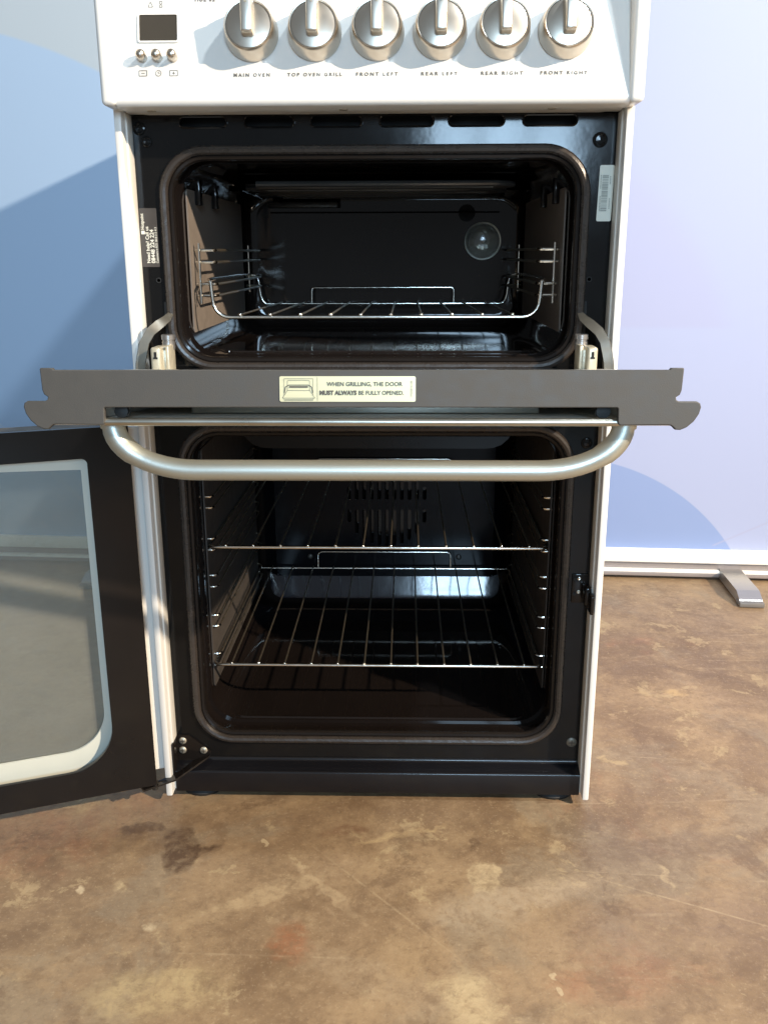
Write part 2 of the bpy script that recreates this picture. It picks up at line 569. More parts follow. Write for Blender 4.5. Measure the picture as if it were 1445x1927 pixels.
def mesh2d(splines, thick, bevel=0.0):
    """filled 2D curve with holes -> verts (x, y, z in +-thick/2), faces"""
    cu = bpy.data.curves.new('tmp', 'CURVE')
    cu.dimensions = '2D'
    cu.fill_mode = 'BOTH'
    cu.extrude = max(0.0, thick / 2 - bevel)
    if bevel:
        cu.bevel_depth = bevel
        cu.bevel_resolution = 2
        cu.offset = -bevel
    for sp in splines:
        s = cu.splines.new('POLY')
        s.points.add(len(sp) - 1)
        for p, c in zip(s.points, sp):
            p.co = (c[0], c[1], 0, 1)
        s.use_cyclic_u = True
    return curve_geo(cu)


def curve_geo(cu):
    o = bpy.data.objects.new('tmp', cu)
    COL.objects.link(o)
    dg = bpy.context.evaluated_depsgraph_get()
    me = bpy.data.meshes.new_from_object(o.evaluated_get(dg))
    vs = [v.co.copy() for v in me.vertices]
    fs = [tuple(p.vertices) for p in me.polygons]
    bpy.data.objects.remove(o)
    bpy.data.curves.remove(cu)
    bpy.data.meshes.remove(me)
    return vs, fs


def text2d(txt, size, spacing=1.0, xs=1.0, align='CENTER', bold=0.0, width=None):
    cu = bpy.data.curves.new('tmp', 'FONT')
    cu.body = txt
    cu.size = size
    cu.space_character = spacing
    cu.align_x = align
    cu.align_y = 'CENTER'
    cu.offset = bold
    cu.resolution_u = 3
    vs, fs = curve_geo(cu)
    if width:
        xs = width / (max(v.x for v in vs) - min(v.x for v in vs))
    return [Vector((v.x * xs, v.y, 0)) for v in vs], fs


def seg2d(a, b, w):
    a, b = Vector(a), Vector(b)
    d = (b - a).normalized()
    n = Vector((-d.y, d.x)) * w / 2
    return [a - n, b - n, b + n, a + n]


def strokes(mb, polys, w, fn):
    for pl in polys:
        for i in range(len(pl) - 1):
            q = seg2d(pl[i], pl[i + 1], w)
            mb.add([fn(p.x, p.y) for p in q], [(0, 1, 2, 3)])


# ------------------------------------------------------------------ floor
me = bpy.data.meshes.new('floor')
me.from_pydata([(-5, -5, 0), (5, -5, 0), (5, 3, 0), (-5, 3, 0)], [], [(0, 1, 2, 3)])
me.materials.append(MATS['stained_concrete'])
floor = link('floor', me)
floor['kind'] = 'structure'

# ------------------------------------------------------------------ display wall behind the cooker
wall = thing('display_stand', 'blue and lilac printed fabric display stand behind the cooker', 'display stand', (0, 0.843, 0))
WA = -math.atan(0.061)
mb = MB()
# slightly slack fabric sheet with thickness
nx, nz = 40, 16
vs, fs = [], []
for i in range(nx + 1):
    for j in range(nz + 1):
        x = -1.7 + 3.4 * i / nx
        z = 0.0585 + 2.05 * j / nz
        vs.append((x, 0.003 * math.sin(x * 2.3 + z) + 0.0015 * math.sin(z * 5 + x * 3), z))
for i in range(nx):
    for j in range(nz):
        a = i * (nz + 1) + j
        fs.append((a, a + nz + 1, a + nz + 2, a + 1))
mb.add(vs, fs)
k = len(vs)
mb.add([(x, y + 0.012, z) for x, y, z in vs], [f[::-1] for f in fs])
fab = mb.build('fabric_panel', 'printed_fabric', wall)
mb = MB()
mb.box(-1.71, 1.71, -0.014, 0.03, 0.034, 0.059, 0.0025)
rail = mb.build('bottom_rail', 'frame_white', wall)
mb = MB()
mb.box(-1.708, 1.708, -0.006, 0.026, 0.0195, 0.0345)
mb.box(-1.708, 1.708, -0.018, 0.026, 0.007, 0.0150, 0.001)
rail2 = mb.build('rail_channel', 'frame_alu', wall)
mb = MB()
mb.box(-1.709, 1.709, -0.0195, 0.027, 0.0150, 0.0195, 0.0012)
rail3 = mb.build('rail_lip', 'frame_white', wall)
for fx in (0.685, -0.575):
    mb = MB()
    prof = [(-0.004, 0.004), (-0.152, 0.004), (-0.157, 0.006), (-0.150, 0.013), (-0.128, 0.0225), (-0.004, 0.0225)]
    vs = [(fx - 0.021, y, z) for y, z in prof] + [(fx + 0.021, y, z) for y, z in prof]
    n = len(prof)
    fs = [tuple(range(n)), tuple(range(2 * n - 1, n - 1, -1))] + [(i, (i + 1) % n, n + (i + 1) % n, n + i) for i in range(n)]
    mb.add(vs, fs)
    f_ = mb.build('foot', 'foot_alu', wall, smooth=False)
    mb = MB()
    mb.box(fx - 0.0225, fx + 0.0225, -0.162, -0.135, 0.0008, 0.0100, 0.002)
    t_ = mb.build('foot_tip', 'foot_tip', f_)
for o in wall.children:
    o.location = (0, 0, 0)
for o in wall.children_recursive:
    o.location = (0, 0, 0)
wall.rotation_euler = (0, 0, WA)

# ------------------------------------------------------------------ cooker
ck = thing('cooker', 'white freestanding double oven cooker with both doors open', 'cooker', (0, 0, 0))
FY = 0.030      # front of the black fascia plate

# --- shell
for sx in (-1, 1):
    mb = MB()
    xa, xb = sorted((sx * 0.2500, sx * 0.2425))
    mb.box(xa, xb, 0.0, 0.60, 0.012, 0.898, 0.0018)
    mb.build('side_panel', 'white_enamel', ck)
    # folded inner lip that stands a little proud of the flange
    mb = MB()
    xa, xb = sorted((sx * 0.2428, sx * 0.2408))
    mb.box(xa, xb, 0.013, FY + 0.004, 0.014, 0.766, 0.0008)
    mb.build('inner_lip', 'white_inner', ck)
mb = MB()
mb.box(-0.2424, 0.2424, 0.585, 0.597, 0.02, 0.895)
mb.build('back_panel', 'strip_metal', ck)
mb = MB()
mb.box(-0.2423, 0.2423, FY + 0.006, 0.584, 0.016, 0.020)
mb.build('base_panel', 'dark_metal', ck)
mb = MB()
mb.box(-0.252, 0.252, -0.008, 0.655, 0.899, 0.922, 0.004)
hob = mb.build('hob_top', 'white_enamel', ck)
mb = MB()
mb.box(-0.235, 0.235, 0.03, 0.60, 0.9222, 0.926, 0.0015)
mb.build('hob_glass', 'hob_glass', hob)

# --- black fascia plate with two oven mouths and a row of vent slots
upper_hole = rrect(-0.2105, 0.2105, 0.5205, 0.7305, 0.040)
lower_hole = rrect(-0.2105, 0.2105, 0.0755, 0.4485, 0.040)
slots = [(-0.1928, -0.1466), (-0.1281, -0.0794), (-0.0620, -0.0118), (0.0066, 0.0592), (0.0749, 0.1289), (0.1482, 0.2005)]
holes = [upper_hole[::-1], lower_hole[::-1]] + [rrect(a, b, 0.7550, 0.7640, 0.0042, 5)[::-1] for a, b in slots]
vs, fs = mesh2d([[(-0.2422, 0.040), (0.2422, 0.040), (0.2422, 0.769), (-0.2422, 0.769)]] + holes, 0.0030)
mb = MB().add([(v.x, FY + 0.0015 - v.z, v.y) for v in vs], fs)
fascia = mb.build('fascia_plate', 'fascia_enamel', ck, angle=30)
for a, b in slots:
    lp = rrect(a - 0.0006, b + 0.0006, 0.7544, 0.7646, 0.0046, 5)
    mb = MB().tube([(x, FY - 0.0002, z) for x, z in lp], 0.0011, 6, closed=True)
    mb.build('vent_rim', 'fascia_enamel', fascia)
mb = MB().box(-0.225, 0.225, FY + 0.018, FY + 0.02, 0.746, 0.768)
mb.build('vent_backing', 'dark_void', fascia)
# pressed dimples and buttons
for (x, z, r) in ((-0.2340, 0.7540, 0.0065), (-0.2270, 0.7415, 0.0055), (0.2245, 0.7410, 0.0075), (0.2290, 0.4350, 0.0062)):
    mb = MB().lathe([(r, 0.0), (r * 0.9, 0.0012), (r * 0.68, 0.0016), (r * 0.55, 0.0008), (r * 0.3, 0.0010), (0.0002, 0.0012)], (x, FY, z), (0, -1, 0), 24)
    mb.build('dimple', 'fascia_enamel', fascia)


def screw(x, y, z, r, parent, mat='screw'):
    mb = MB()
    mb.lathe([(r, 0), (r * 0.98, 0.0008), (r * 0.75, 0.0017), (r * 0.4, 0.0021), (0.0002, 0.0022)], (x, y, z), (0, -1, 0), 16)
    mb.cur = 1
    mb.box(x - r * 0.55, x + r * 0.55, y - 0.0024, y - 0.0018, z - r * 0.09, z + r * 0.09)
    mb.box(x - r * 0.09, x + r * 0.09, y - 0.00243, y - 0.0018, z - r * 0.55, z + r * 0.55)
    return mb.build('screw', [mat, 'dark_metal'], parent)


screw(0.2318, FY, 0.0718, 0.0062, fascia, 'hinge_grey')
for (x, z) in ((-0.2365, 0.700), (0.2365, 0.700)):
    pass
# little holes beside the mouths
for (x, z) in ((0.2215, 0.607), (-0.2245, 0.607)):
    mb = MB().lathe([(0.0030, 0), (0.0028, 0.0006), (0.0018, 0.0006), (0.0016, -0.003)], (x, FY, z), (0, -1, 0), 14)
    mb.build('dimple', 'dark_void', fascia)


# --- mouth rims
def mouth(z0, z1, seal_name):
    lp = rrect(-0.2135, 0.2135, z0 - 0.003, z1 + 0.003, 0.043, 10)
    mb = MB().tube([(x, FY - 0.0005, z) for x, z in lp], 0.0046, 10, closed=True)
    s = mb.build(seal_name, 'seal', ck)
    lp = rrect(-0.2075, 0.2075, z0 + 0.003, z1 - 0.003, 0.037, 10)
    mb = MB().tube([(x, FY + 0.004, z) for x, z in lp], 0.0042, 10, closed=True)
    mb.build('mouth_rim', 'black_enamel', ck)
    return s


mouth(0.5205, 0.7305, 'door_seal')
mouth(0.0755, 0.4485, 'door_seal')


# --- cavities
def cavity(name, x, z0, z1, y1, r, fil=0.018, steps=()):
    loops = []
    ys = [FY + 0.006, FY + 0.03, FY + 0.0302, y1 - fil]
    for i, y in enumerate(ys):
        ins = 0.0 if i < 2 else 0.004
        loops.append([(a, y, b) for a, b in rrect(-x + ins, x - ins, z0 + ins, z1 - ins, r, 8)])
    for i in range(1, 7):
        a = 0.5 * PI * i / 6
        ins = 0.004 + fil * (1 - math.cos(a))
        loops.append([(p, y1 - fil + fil * math.sin(a), q) for p, q in rrect(-x + ins, x - ins, z0 + ins, z1 - ins, max(0.012, r - ins * 0.6), 8)])
    mb = MB().loft(loops)
    return mb.build(name, 'cavity_enamel', ck, angle=40)


uc = cavity('upper_cavity', 0.2070, 0.5235, 0.7275, 0.445, 0.036)
lc = cavity('lower_cavity', 0.2070, 0.0780, 0.4460, 0.462, 0.036)

# matt side liners
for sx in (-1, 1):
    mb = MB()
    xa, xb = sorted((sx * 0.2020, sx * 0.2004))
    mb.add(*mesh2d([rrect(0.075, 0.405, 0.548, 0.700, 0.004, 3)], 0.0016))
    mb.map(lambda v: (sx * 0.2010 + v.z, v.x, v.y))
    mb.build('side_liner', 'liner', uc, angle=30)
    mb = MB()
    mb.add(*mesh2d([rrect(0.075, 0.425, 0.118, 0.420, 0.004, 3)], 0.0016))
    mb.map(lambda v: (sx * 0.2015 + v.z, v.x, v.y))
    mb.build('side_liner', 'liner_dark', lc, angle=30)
    # hanging tabs at the top of the upper liner
    for yy in (0.11, 0.20):
        mb = MB().box(sx * 0.1965 - 0.003, sx * 0.1965 + 0.003, yy, yy + 0.012, 0.685, 0.716, 0.001)
        mb.build('liner_tab', 'black_enamel', uc)

# ceiling reflector and grill element in the upper oven
mb = MB()
vs = []
prof = [(-0.187, 0.715), (-0.187, 0.708), (-0.172, 0.708), (-0.166, 0.7165), (0.166, 0.7165), (0.172, 0.708), (0.187, 0.708), (0.187, 0.715)]
n = len(prof)
vs = [(x, 0.25, z) for x, z in prof] + [(x, 0.42, z) for x, z in prof]
mb.add(vs, [(i, i + 1, n + i + 1, n + i) for i in range(n - 1)] + [tuple(range(n))])
mb.build('ceiling_reflector', 'black_enamel', uc, angle=20)
mb = MB()
pts = []
for i in range(6):
    y = 0.10 + i * 0.045
    a, b = (-0.13, 0.13) if i % 2 == 0 else (0.13, -0.13)
    pts += [(a, y, 0.706), (b, y, 0.706)]
    if i < 5:
        for q in (0.25, 0.5, 0.75):
            pts.append((b + math.copysign(0.02 * math.sin(PI * q), b), y + 0.045 * q, 0.706))
mb.tube(pts, 0.0032, 8)
mb.build('grill_element', 'dark_metal', uc)
# element bracket on the back wall
mb = MB()
mb.box(-0.163, -0.064, 0.408, 0.425, 0.6955, 0.7035, 0.001)
mb.build('element_bracket', 'dark_metal', uc)
mb = MB()
mb.tube([(-0.163 + 0.33 * i / 8, 0.437, 0.690) for i in range(9)], 0.0012, 6)
mb.build('pressed_line', 'black_enamel', uc)
# oven lamp: ring, lens and a chrome bulb added for the bright glint
mb = MB()
cx, cz = 0.1440, 0.6500
mb.lathe([(0.0272, 0.0), (0.0272, 0.003), (0.0262, 0.0045), (0.0250, 0.0042), (0.0246, 0.002)], (cx, 0.4445, cz), (0, -1, 0), 40, cap=False)
lampr = mb.build('lamp_ring', 'trim_metal', uc)
mb = MB()
mb.lathe([(0.0244, 0.002), (0.0238, 0.006), (0.0205, 0.0090), (0.0190, 0.0078), (0.0165, 0.0098), (0.009, 0.0112), (0.0002, 0.0116)], (cx, 0.4445, cz), (0, -1, 0), 40)
mb.build('lamp_lens', 'lamp_glass', uc)
mb = MB().sphere((cx + 0.001, 0.4400, cz - 0.001), 0.0048, 14)
mb.build('bulb_glint', 'chrome', uc)
mb = MB()
mb.lathe([(0.012, 0.0), (0.0118, 0.002), (0.006, 0.002), (0.0055, 0.0005), (0.0002, 0.0005)], (0.1205, 0.4445, 0.6890), (0, -1, 0), 24)
mb.build('spindle_hole', 'dark_void', uc)

# fan cover in the lower oven with rows of slots
fc_holes = []
for i in range(-5, 6):
    x = 0.004 + i * 0.0118
    hh = math.sqrt(max(0.0, 0.064 ** 2 - (i * 0.0118) ** 2))
    if hh > 0.012:
        fc_holes.append(rrect(x - 0.003, x + 0.003, 0.258 + 0.004, 0.258 + hh, 0.0028, 3)[::-1])
        fc_holes.append(rrect(x - 0.003, x + 0.003, 0.250 - hh, 0.250 - 0.004, 0.0028, 3)[::-1])
vs, fs = mesh2d([rrect(-0.172, 0.172, 0.135, 0.418, 0.012, 4)] + fc_holes, 0.0016)
mb = MB().add([(v.x, 0.432 - v.z, v.y) for v in vs], fs)
# sloping cheeks left and right of the cover
for sx in (-1, 1):
    mb.add([(sx * 0.172, 0.4318, 0.135), (sx * 0.172, 0.4318, 0.418), (sx * 0.193, 0.455, 0.418), (sx * 0.193, 0.455, 0.135)], [(0, 1, 2, 3)])
mb.add([(-0.172, 0.4318, 0.135), (0.172, 0.4318, 0.135), (0.172, 0.459, 0.128), (-0.172, 0.459, 0.128)], [(0, 1, 2, 3)])
fcov = mb.build('fan_cover', 'cover_enamel', lc, angle=25)
vs, fs = mesh2d([rrect(-0.186, 0.186, 0.0915, 0.1345, (0.02, 0.02, 0.003, 0.003), 6)], 0.0012)
mb = MB().add([(v.x, 0.4435 + (v.y - 0.0915) * 0.344 + 0.003 * (abs(v.x) / 0.186) ** 4 - v.z, v.y) for v in vs], fs)
mb.build('rear_step', 'gloss_enamel', lc, angle=25)
for x in (-0.118, 0.118):
    screw(x, 0.4312, 0.168, 0.0045, lc, 'dark_metal')
stp = [(-0.160, 0.441), (-0.156, 0.436), (-0.150, 0.428), (-0.143, 0.4215), (-0.134, 0.4180), (-0.124, 0.4170), (0.124, 0.4170), (0.134, 0.4180), (0.143, 0.4215), (0.150, 0.428), (0.156, 0.436), (0.160, 0.441)]
n = len(stp)
vs = [(x, 0.085, z) for x, z in stp] + [(x, 0.075 + 0.010, z) for x, z in stp] + [(x, 0.40, z) for x, z in stp]
mb = MB().add(vs, [(i, i + 1, n + i + 1, n + i) for i in range(2 * n - 1) if i != n - 1] + [tuple(range(n))])
mb.build('ceiling_step', 'cavity_enamel', lc, angle=40)
# floor pressing at the front of the lower oven
lp = rrect(-0.190, 0.190, FY + 0.035, 0.42, 0.03, 8)
mb = MB().tube([(x, y, 0.0822) for x, y in lp], 0.0022, 6, closed=True)
mb.build('floor_bead', 'cavity_enamel', lc)
lp = rrect(-0.185, 0.185, FY + 0.05, 0.41, 0.03, 8)
mb = MB().tube([(x, y, 0.5276) for x, y in lp], 0.0018, 6, closed=True)
mb.build('floor_bead', 'cavity_enamel', uc)


# --- shelf supports
def arc3(c, r, a0, a1, e1, e2, n=6):
    c, e1, e2 = Vector(c), Vector(e1), Vector(e2)
    return [c + e1 * r * math.cos(a0 + (a1 - a0) * i / n) + e2 * r * math.sin(a0 + (a1 - a0) * i / n) for i in range(n + 1)]


def supports(sx, zs, z_lo, z_hi, y0, xw, xin, xout, r, mat, ztrim):
    mb = MB()
    mb.tube([(sx * xw, y0, z_lo), (sx * xw, y0, z_hi)], r * 1.0, 8)
    p = mb.build('shelf_support', mat, ck)
    mb = MB().tube([(sx * xw, 0.415, z_lo), (sx * xw, 0.415, z_hi)], r * 0.8, 8)
    mb.build('rear_upright', mat, p)
    for z in zs:
        mb = MB()
        rr = 0.005
        pts = [(sx * xout, y0 + r * 1.5, z), (sx * (xin + rr), y0 + r * 1.5, z)]
        pts += [(sx * (xin + rr - rr * math.sin(0.5 * PI * i / 4)), y0 + r * 1.5 + rr * (1 - math.cos(0.5 * PI * i / 4)), z) for i in range(1, 5)]
        mb.tube(pts, r, 8)
        mb.cur = 1  # darker metal stands in for the dim reflections along the rear run
        mb.tube([pts[-1], (sx * xin, 0.25, z), (sx * xin, 0.408, z), (sx * (xin + 0.006), 0.416, z), (sx * xout, 0.418, z)], r * 0.92, 8)
        mb.build('runner_wire', [mat, 'aged_shaded_wire'], p)
    return p


LZ = (0.360, 0.3465, 0.3085, 0.2945, 0.2625, 0.2480, 0.2110, 0.1970, 0.1605, 0.1455)
UZ = (0.6372, 0.6245, 0.6010, 0.5885)
for sx in (-1, 1):
    supports(sx, LZ, 0.139, 0.362, 0.078, 0.2060, 0.1925, 0.2150, 0.0013, 'chrome', 0)
    supports(sx, UZ, 0.580, 0.6445, 0.090, 0.1945, 0.1770, 0.1990, 0.0017, 'chrome', 0)

# --- plinth and feet
mb = MB()
prof = [(FY + 0.004, 0.052), (FY - 0.0002, 0.0475)]
for k_ in range(6):
    a = 0.5 * PI * k_ / 5
    prof.append((FY - 0.0042 + 0.004 * math.cos(a), 0.0437 + 0.0 + 0.004 * (1 - math.sin(a))))
prof += [(0.0165, 0.0405)]
for k_ in range(6):
    a = 0.5 * PI * k_ / 5
    prof.append((0.0145 - 0.003 * math.sin(a), 0.0365 + 0.003 * math.cos(a)))
prof += [(0.0115, 0.0140), (0.0122, 0.0115), (0.016, 0.010), (FY + 0.02, 0.010)]
n = len(prof)
vs = [(-0.2406, y, z) for y, z in prof] + [(0.2406, y, z) for y, z in prof]
mb.add(vs, [(i, i + 1, n + i + 1, n + i) for i in range(n - 1)] + [tuple(range(n)), tuple(range(2 * n - 1, n - 1, -1))])
mb.build('plinth', 'plinth_enamel', ck, angle=50)
for fx in (-0.214, 0.214):
    for fy in (0.045, 0.55):
        mb = MB().lathe([(0.026, 0.0), (0.027, 0.003), (0.024, 0.007), (0.008, 0.009), (0.008, 0.02)], (fx, fy, 0.0), (0, 0, 1), 24)
        mb.build('foot', 'rubber', ck)

# --- control panel
PT = math.radians(11.5)
PA = Vector((0, math.sin(PT), math.cos(PT)))
PN = Vector((0, -math.cos(PT), math.sin(PT)))
P0 = Vector((0, -0.0285, 0.7740))


def PP(x, s, h=0.0):
    return Vector((x, 0, 0)) + P0 + PA * s + PN * h


mb = MB()
prof2 = [(0.010, 0.7660), (-0.0235, 0.7660), (-0.0265, 0.7668), (-0.0283, 0.7690), (-0.0290, 0.7720)]
prof2 += [tuple((P0 + PA * s)[1:]) for s in (0.002, 0.03, 0.08, 0.118)] + [(0.006, 0.895), (0.010, 0.895)]
n = len(prof2)
vs = [(-0.2380, y, z) for y, z in prof2] + [(0.2380, y, z) for y, z in prof2]
mb.add(vs, [(i, (i + 1) % n, n + (i + 1) % n, n + i) for i in range(n)] + [tuple(range(n)), tuple(range(2 * n - 1, n - 1, -1))])
panel = mb.build('control_panel', 'white_enamel', ck, angle=40)
for sx in (-1, 1):
    mb = MB()
    xa, xb = sorted((sx * 0.2372, sx * 0.2510))
    st = len(mb.v)
    mb.box(xa, xb, -0.0320, 0.012, 0.7665, 0.8985, 0.0045, 4)
    mb.build('end_cap', 'white_enamel', panel, angle=50)
# underside strip between panel and fascia
vs, fs = mesh2d([[(-0.2405, 0.009), (0.2405, 0.009), (0.2405, FY - 0.005), (0.228, FY - 0.005), (0.222, FY - 0.0005), (-0.222, FY - 0.0005), (-0.228, FY - 0.005), (-0.2405, FY - 0.005)]], 0.002)
mb = MB().add([(v.x, v.y, 0.7672 + v.z) for v in vs], fs)
strip = mb.build('underside_strip', 'strip_metal', panel)
for x in (-0.212, -0.0275, 0.171):
    mb = MB().lathe([(0.0042, 0.0), (0.0040, 0.0008), (0.0018, 0.0012), (0.0002, 0.0012)], (x, 0.0, 0.7660), (0, 0, -1), 14)
    mb.build('screw', 'screw', panel)

# display and symbols
mb = MB()
mb.add(*mesh2d([rrect(-0.0190, 0.0190, -0.0130, 0.0130, 0.0018, 4), rrect(-0.0176, 0.0176, -0.0116, 0.0116, 0.0012, 4)[::-1]], 0.0022))
mb.map(lambda v: PP(-0.1965 + v.x, 0.0615 + v.y, 0.0004 + v.z))
mb.build('display_frame', 'white_enamel', panel)
mb = MB()
mb.add(*mesh2d([rrect(-0.0178, 0.0178, -0.0118, 0.0118, 0.0012, 4)], 0.0010))
mb.map(lambda v: PP(-0.1965 + v.x, 0.0615 + v.y, 0.0002 + v.z))
mb.build('display', 'screen', panel)
BX = (-0.2115, -0.1972, -0.1829)
for x in BX:
    mb = MB()
    o = PP(x, 0.0350)
    mb.lathe([(0.0042, 0.0), (0.0042, 0.004), (0.0046, 0.0055), (0.0046, 0.0085), (0.0040, 0.0108), (0.0026, 0.0122), (0.0002, 0.0127)], o, PN, 20)
    mb.build('button', 'knob_metal', panel)


def pline(mb, polys, x0, s0, w):
    strokes(mb, polys, w, lambda a, b: PP(x0 + a, s0 + b, 0.0004))


def ring2d(r, n=18):
    return [(r * math.cos(2 * PI * i / n), r * math.sin(2 * PI * i / n)) for i in range(n + 1)]


SY = 0.0212
mb = MB()
pline(mb, [[(-0.0036, -0.0024), (0.0036, -0.0024), (0.0036, 0.0024), (-0.0036, 0.0024), (-0.0036, -0.0024)], [(-0.0017, 0), (0.0017, 0)]], BX[0], SY, 0.00055)
mb.build('symbol', 'print_label', panel)
mb = MB()
pline(mb, [ring2d(0.0026), [(0, 0.0014), (0, 0), (0.0013, 0)]], BX[1], SY, 0.00045)
mb.build('symbol', 'print_label', panel)
mb = MB()
pline(mb, [[(-0.0036, -0.0024), (0.0036, -0.0024), (0.0036, 0.0024), (-0.0036, 0.0024), (-0.0036, -0.0024)], [(-0.0014, 0), (0.0014, 0)], [(0, -0.0013), (0, 0.0013)]], BX[2], SY, 0.00055)
mb.build('symbol', 'print_label', panel)
mb = MB()
pline(mb, [[(-0.0022, -0.0020), (0.0022, -0.0020), (0.0012, 0.0004), (0.0, 0.0024), (-0.0012, 0.0004), (-0.0022, -0.0020)]], -0.2035, 0.0823, 0.0005)
mb.build('symbol', 'print_label', panel)
mb = MB()
pline(mb, [[(-0.0013, 0.0026), (0.0013, 0.0026)], [(-0.0013, -0.0026), (0.0013, -0.0026)], [(-0.0013, 0.0024), (-0.0013, 0.001), (0.0013, -0.001), (0.0013, -0.0024)], [(0.0013, 0.0024), (0.0013, 0.001), (-0.0013, -0.001), (-0.0013, -0.0024)]], -0.1938, 0.0826, 0.0005)
mb.build('symbol', 'print_label', panel)

# knobs
KX = (-0.1097, -0.0515, 0.0060, 0.0634, 0.1209, 0.1776)
KS = 0.0548
names = ('MAIN OVEN', 'TOP OVEN GRILL', 'FRONT LEFT', 'REAR LEFT', 'REAR RIGHT', 'FRONT RIGHT')
for kx, nm, kw in zip(KX, names, (0.0335, 0.0505, 0.0385, 0.0335, 0.0385, 0.0430)):
    o = PP(kx, KS)
    mb = MB()
    mb.lathe([(0.0225, 0.0), (0.0245, 0.0005), (0.0248, 0.0030), (0.0240, 0.0085), (0.0228, 0.0185), (0.0222, 0.0212), (0.0213, 0.0222), (0.0204, 0.0220), (0.0200, 0.0206)], o, PN, 48, cap=False)
    kb = mb.build('knob', 'knob_metal', ck, angle=30)
    mb = MB()
    mb.lathe([(0.0203, 0.0195), (0.0199, 0.0214), (0.0150, 0.0226), (0.0080, 0.0233), (0.0002, 0.0236)], o, PN, 48)
    mb.build('knob_face', 'knob_metal', kb, angle=50)
    # grip bar across the face
    bm_ = MB()
    bm_.box(-0.0056, 0.0056, -0.0115, 0.0205, 0.0, 0.0165, 0.0022, 3)

    def shape(v):
        q = (v.y + 0.0115) / 0.0320
        h = v.z
        if v.z > 0.008:
            h = v.z - 0.0035 * (1 - q)
        return PP(kx + v.x * (1.0 - 0.12 * (v.z / 0.0165)), KS + v.y, 0.0215 + h)
    bm_.map(shape)
    bm_.build('grip', 'knob_grip', kb, angle=50)
    mb = MB()
    strokes(mb, [[(0, 0.0012), (0, -0.0012)]], 0.0022, lambda a, b: PP(kx + a, KS + 0.0132 + b, 0.0215 + 0.0165))
    mb.build('pointer_mark', 'print_grey', kb)
    vs, fs = text2d(nm, 0.0042, 1.5, 1.5, bold=0.00012, width=kw)
    mb = MB().add([PP(kx - 0.0006 + v.x, 0.0188 + v.y, 0.0005) for v in vs], fs)
    mb.build('lettering', 'print_label', panel, smooth=False)
vs, fs = text2d('HUE 62', 0.0060, 1.25, 1.5, bold=0.0002, width=0.0185)
mb = MB().add([PP(-0.153 + v.x, 0.0868 + v.y, 0.0005) for v in vs], fs)
mb.build('lettering', 'print_label', panel, smooth=False)

# --- stickers on the fascia
vs, fs = mesh2d([rrect(-0.2400, -0.2222, 0.6205, 0.6785, 0.001, 3)], 0.0004)
mb = MB().add([(v.x, FY - 0.0004 + v.z, v.y) for v in vs], fs)
mb.build('help_sticker', 'dark_sticker', fascia)


def vtext(txt, size, x, z, xs=1.0, bold=0.0, sp=1.0, align='LEFT'):
    vs, fs = text2d(txt, size, sp, xs, align, bold)
    mb = MB().add([(x - v.y, FY - 0.0011, z + v.x) for v in vs], fs)
    mb.build('lettering', 'print_white', fascia, smooth=False)


vtext('Need help? Call us', 0.0049, -0.2330, 0.6243, 0.98, 0.00010)
vtext('08448 224 224', 0.0058, -0.2281, 0.6243, 0.95, 0.00012)
vtext('Customers in ROI: 0818 313 413', 0.0033, -0.2240, 0.6243, 0.80, 0.00004)
vtext('Hotpoint', 0.0046, -0.2372, 0.6575, 0.92, 0.00012)
mb = MB().box(-0.2390, -0.2354, FY - 0.0011, FY - 0.0007, 0.6530, 0.6565)
mb.build('logo_square', 'print_white', fascia)
vs, fs = mesh2d([rrect(0.2255, 0.2402, 0.6640, 0.7175, 0.0016, 4)], 0.0005)
mb = MB().add([(v.x - (v.y - 0.69) * -0.018, FY - 0.0005 + v.z, v.y) for v in vs], fs)
mb.build('barcode_label', 'paper_sticker', fascia)
mb = MB()
z = 0.7080
while z > 0.6735:
    w = random.choice((0.0004, 0.0006, 0.0009, 0.0013))
    mb.add([(0.2287 + (z - 0.69) * 0.018, FY - 0.0012, z), (0.2348 + (z - 0.69) * 0.018, FY - 0.0012, z), (0.2348 + (z - 0.69) * 0.018, FY - 0.0012, z - w), (0.2287 + (z - 0.69) * 0.018, FY - 0.0012, z - w)], [(0, 1, 2, 3)])
    z -= w + random.choice((0.0004, 0.0006, 0.0009))
mb.build('barcode_bars', 'print_bar', fascia, smooth=False)
mb = MB()
for (x, za, zb) in ((0.2270, 0.7080, 0.6960), (0.2270, 0.6880, 0.6740), (0.2364, 0.7070, 0.6990), (0.2364, 0.6860, 0.6760)):
    z = za
    while z > zb:
        w = random.uniform(0.0006, 0.0011)
        mb.add([(x, FY - 0.0012, z), (x + 0.0011, FY - 0.0012, z), (x + 0.0011, FY - 0.0012, z - w), (x, FY - 0.0012, z - w)], [(0, 1, 2, 3)])
        z -= w + 0.0005
mb.build('barcode_digits', 'print_bar', fascia, smooth=False)

# --- latch catch and lower hinge
mb = MB()
mb.box(0.2215, 0.2405, FY - 0.0022, FY - 0.0002, 0.2505, 0.2850, 0.0008)
mb.box(0.2330, 0.2405, FY - 0.020, FY - 0.002, 0.2540, 0.2745, 0.002)
mb.box(0.2370, 0.2412, -0.004, FY - 0.008, 0.2480, 0.2700, 0.0015)
lt = mb.build('latch_catch', 'black_enamel', ck)
for (x, z, mt) in ((0.2250, 0.2790, 'dark_void'), (0.2292, 0.2800, 'chrome'), (0.2245, 0.2615, 'dark_void'), (0.2290, 0.2640, 'screw')):
    mb = MB().lathe([(0.0021, 0), (0.0020, 0.0010), (0.0012, 0.0012), (0.0002, 0.0008)], (x, FY - 0.0022, z), (0, -1, 0), 14)
    mb.build('pin', mt, lt)

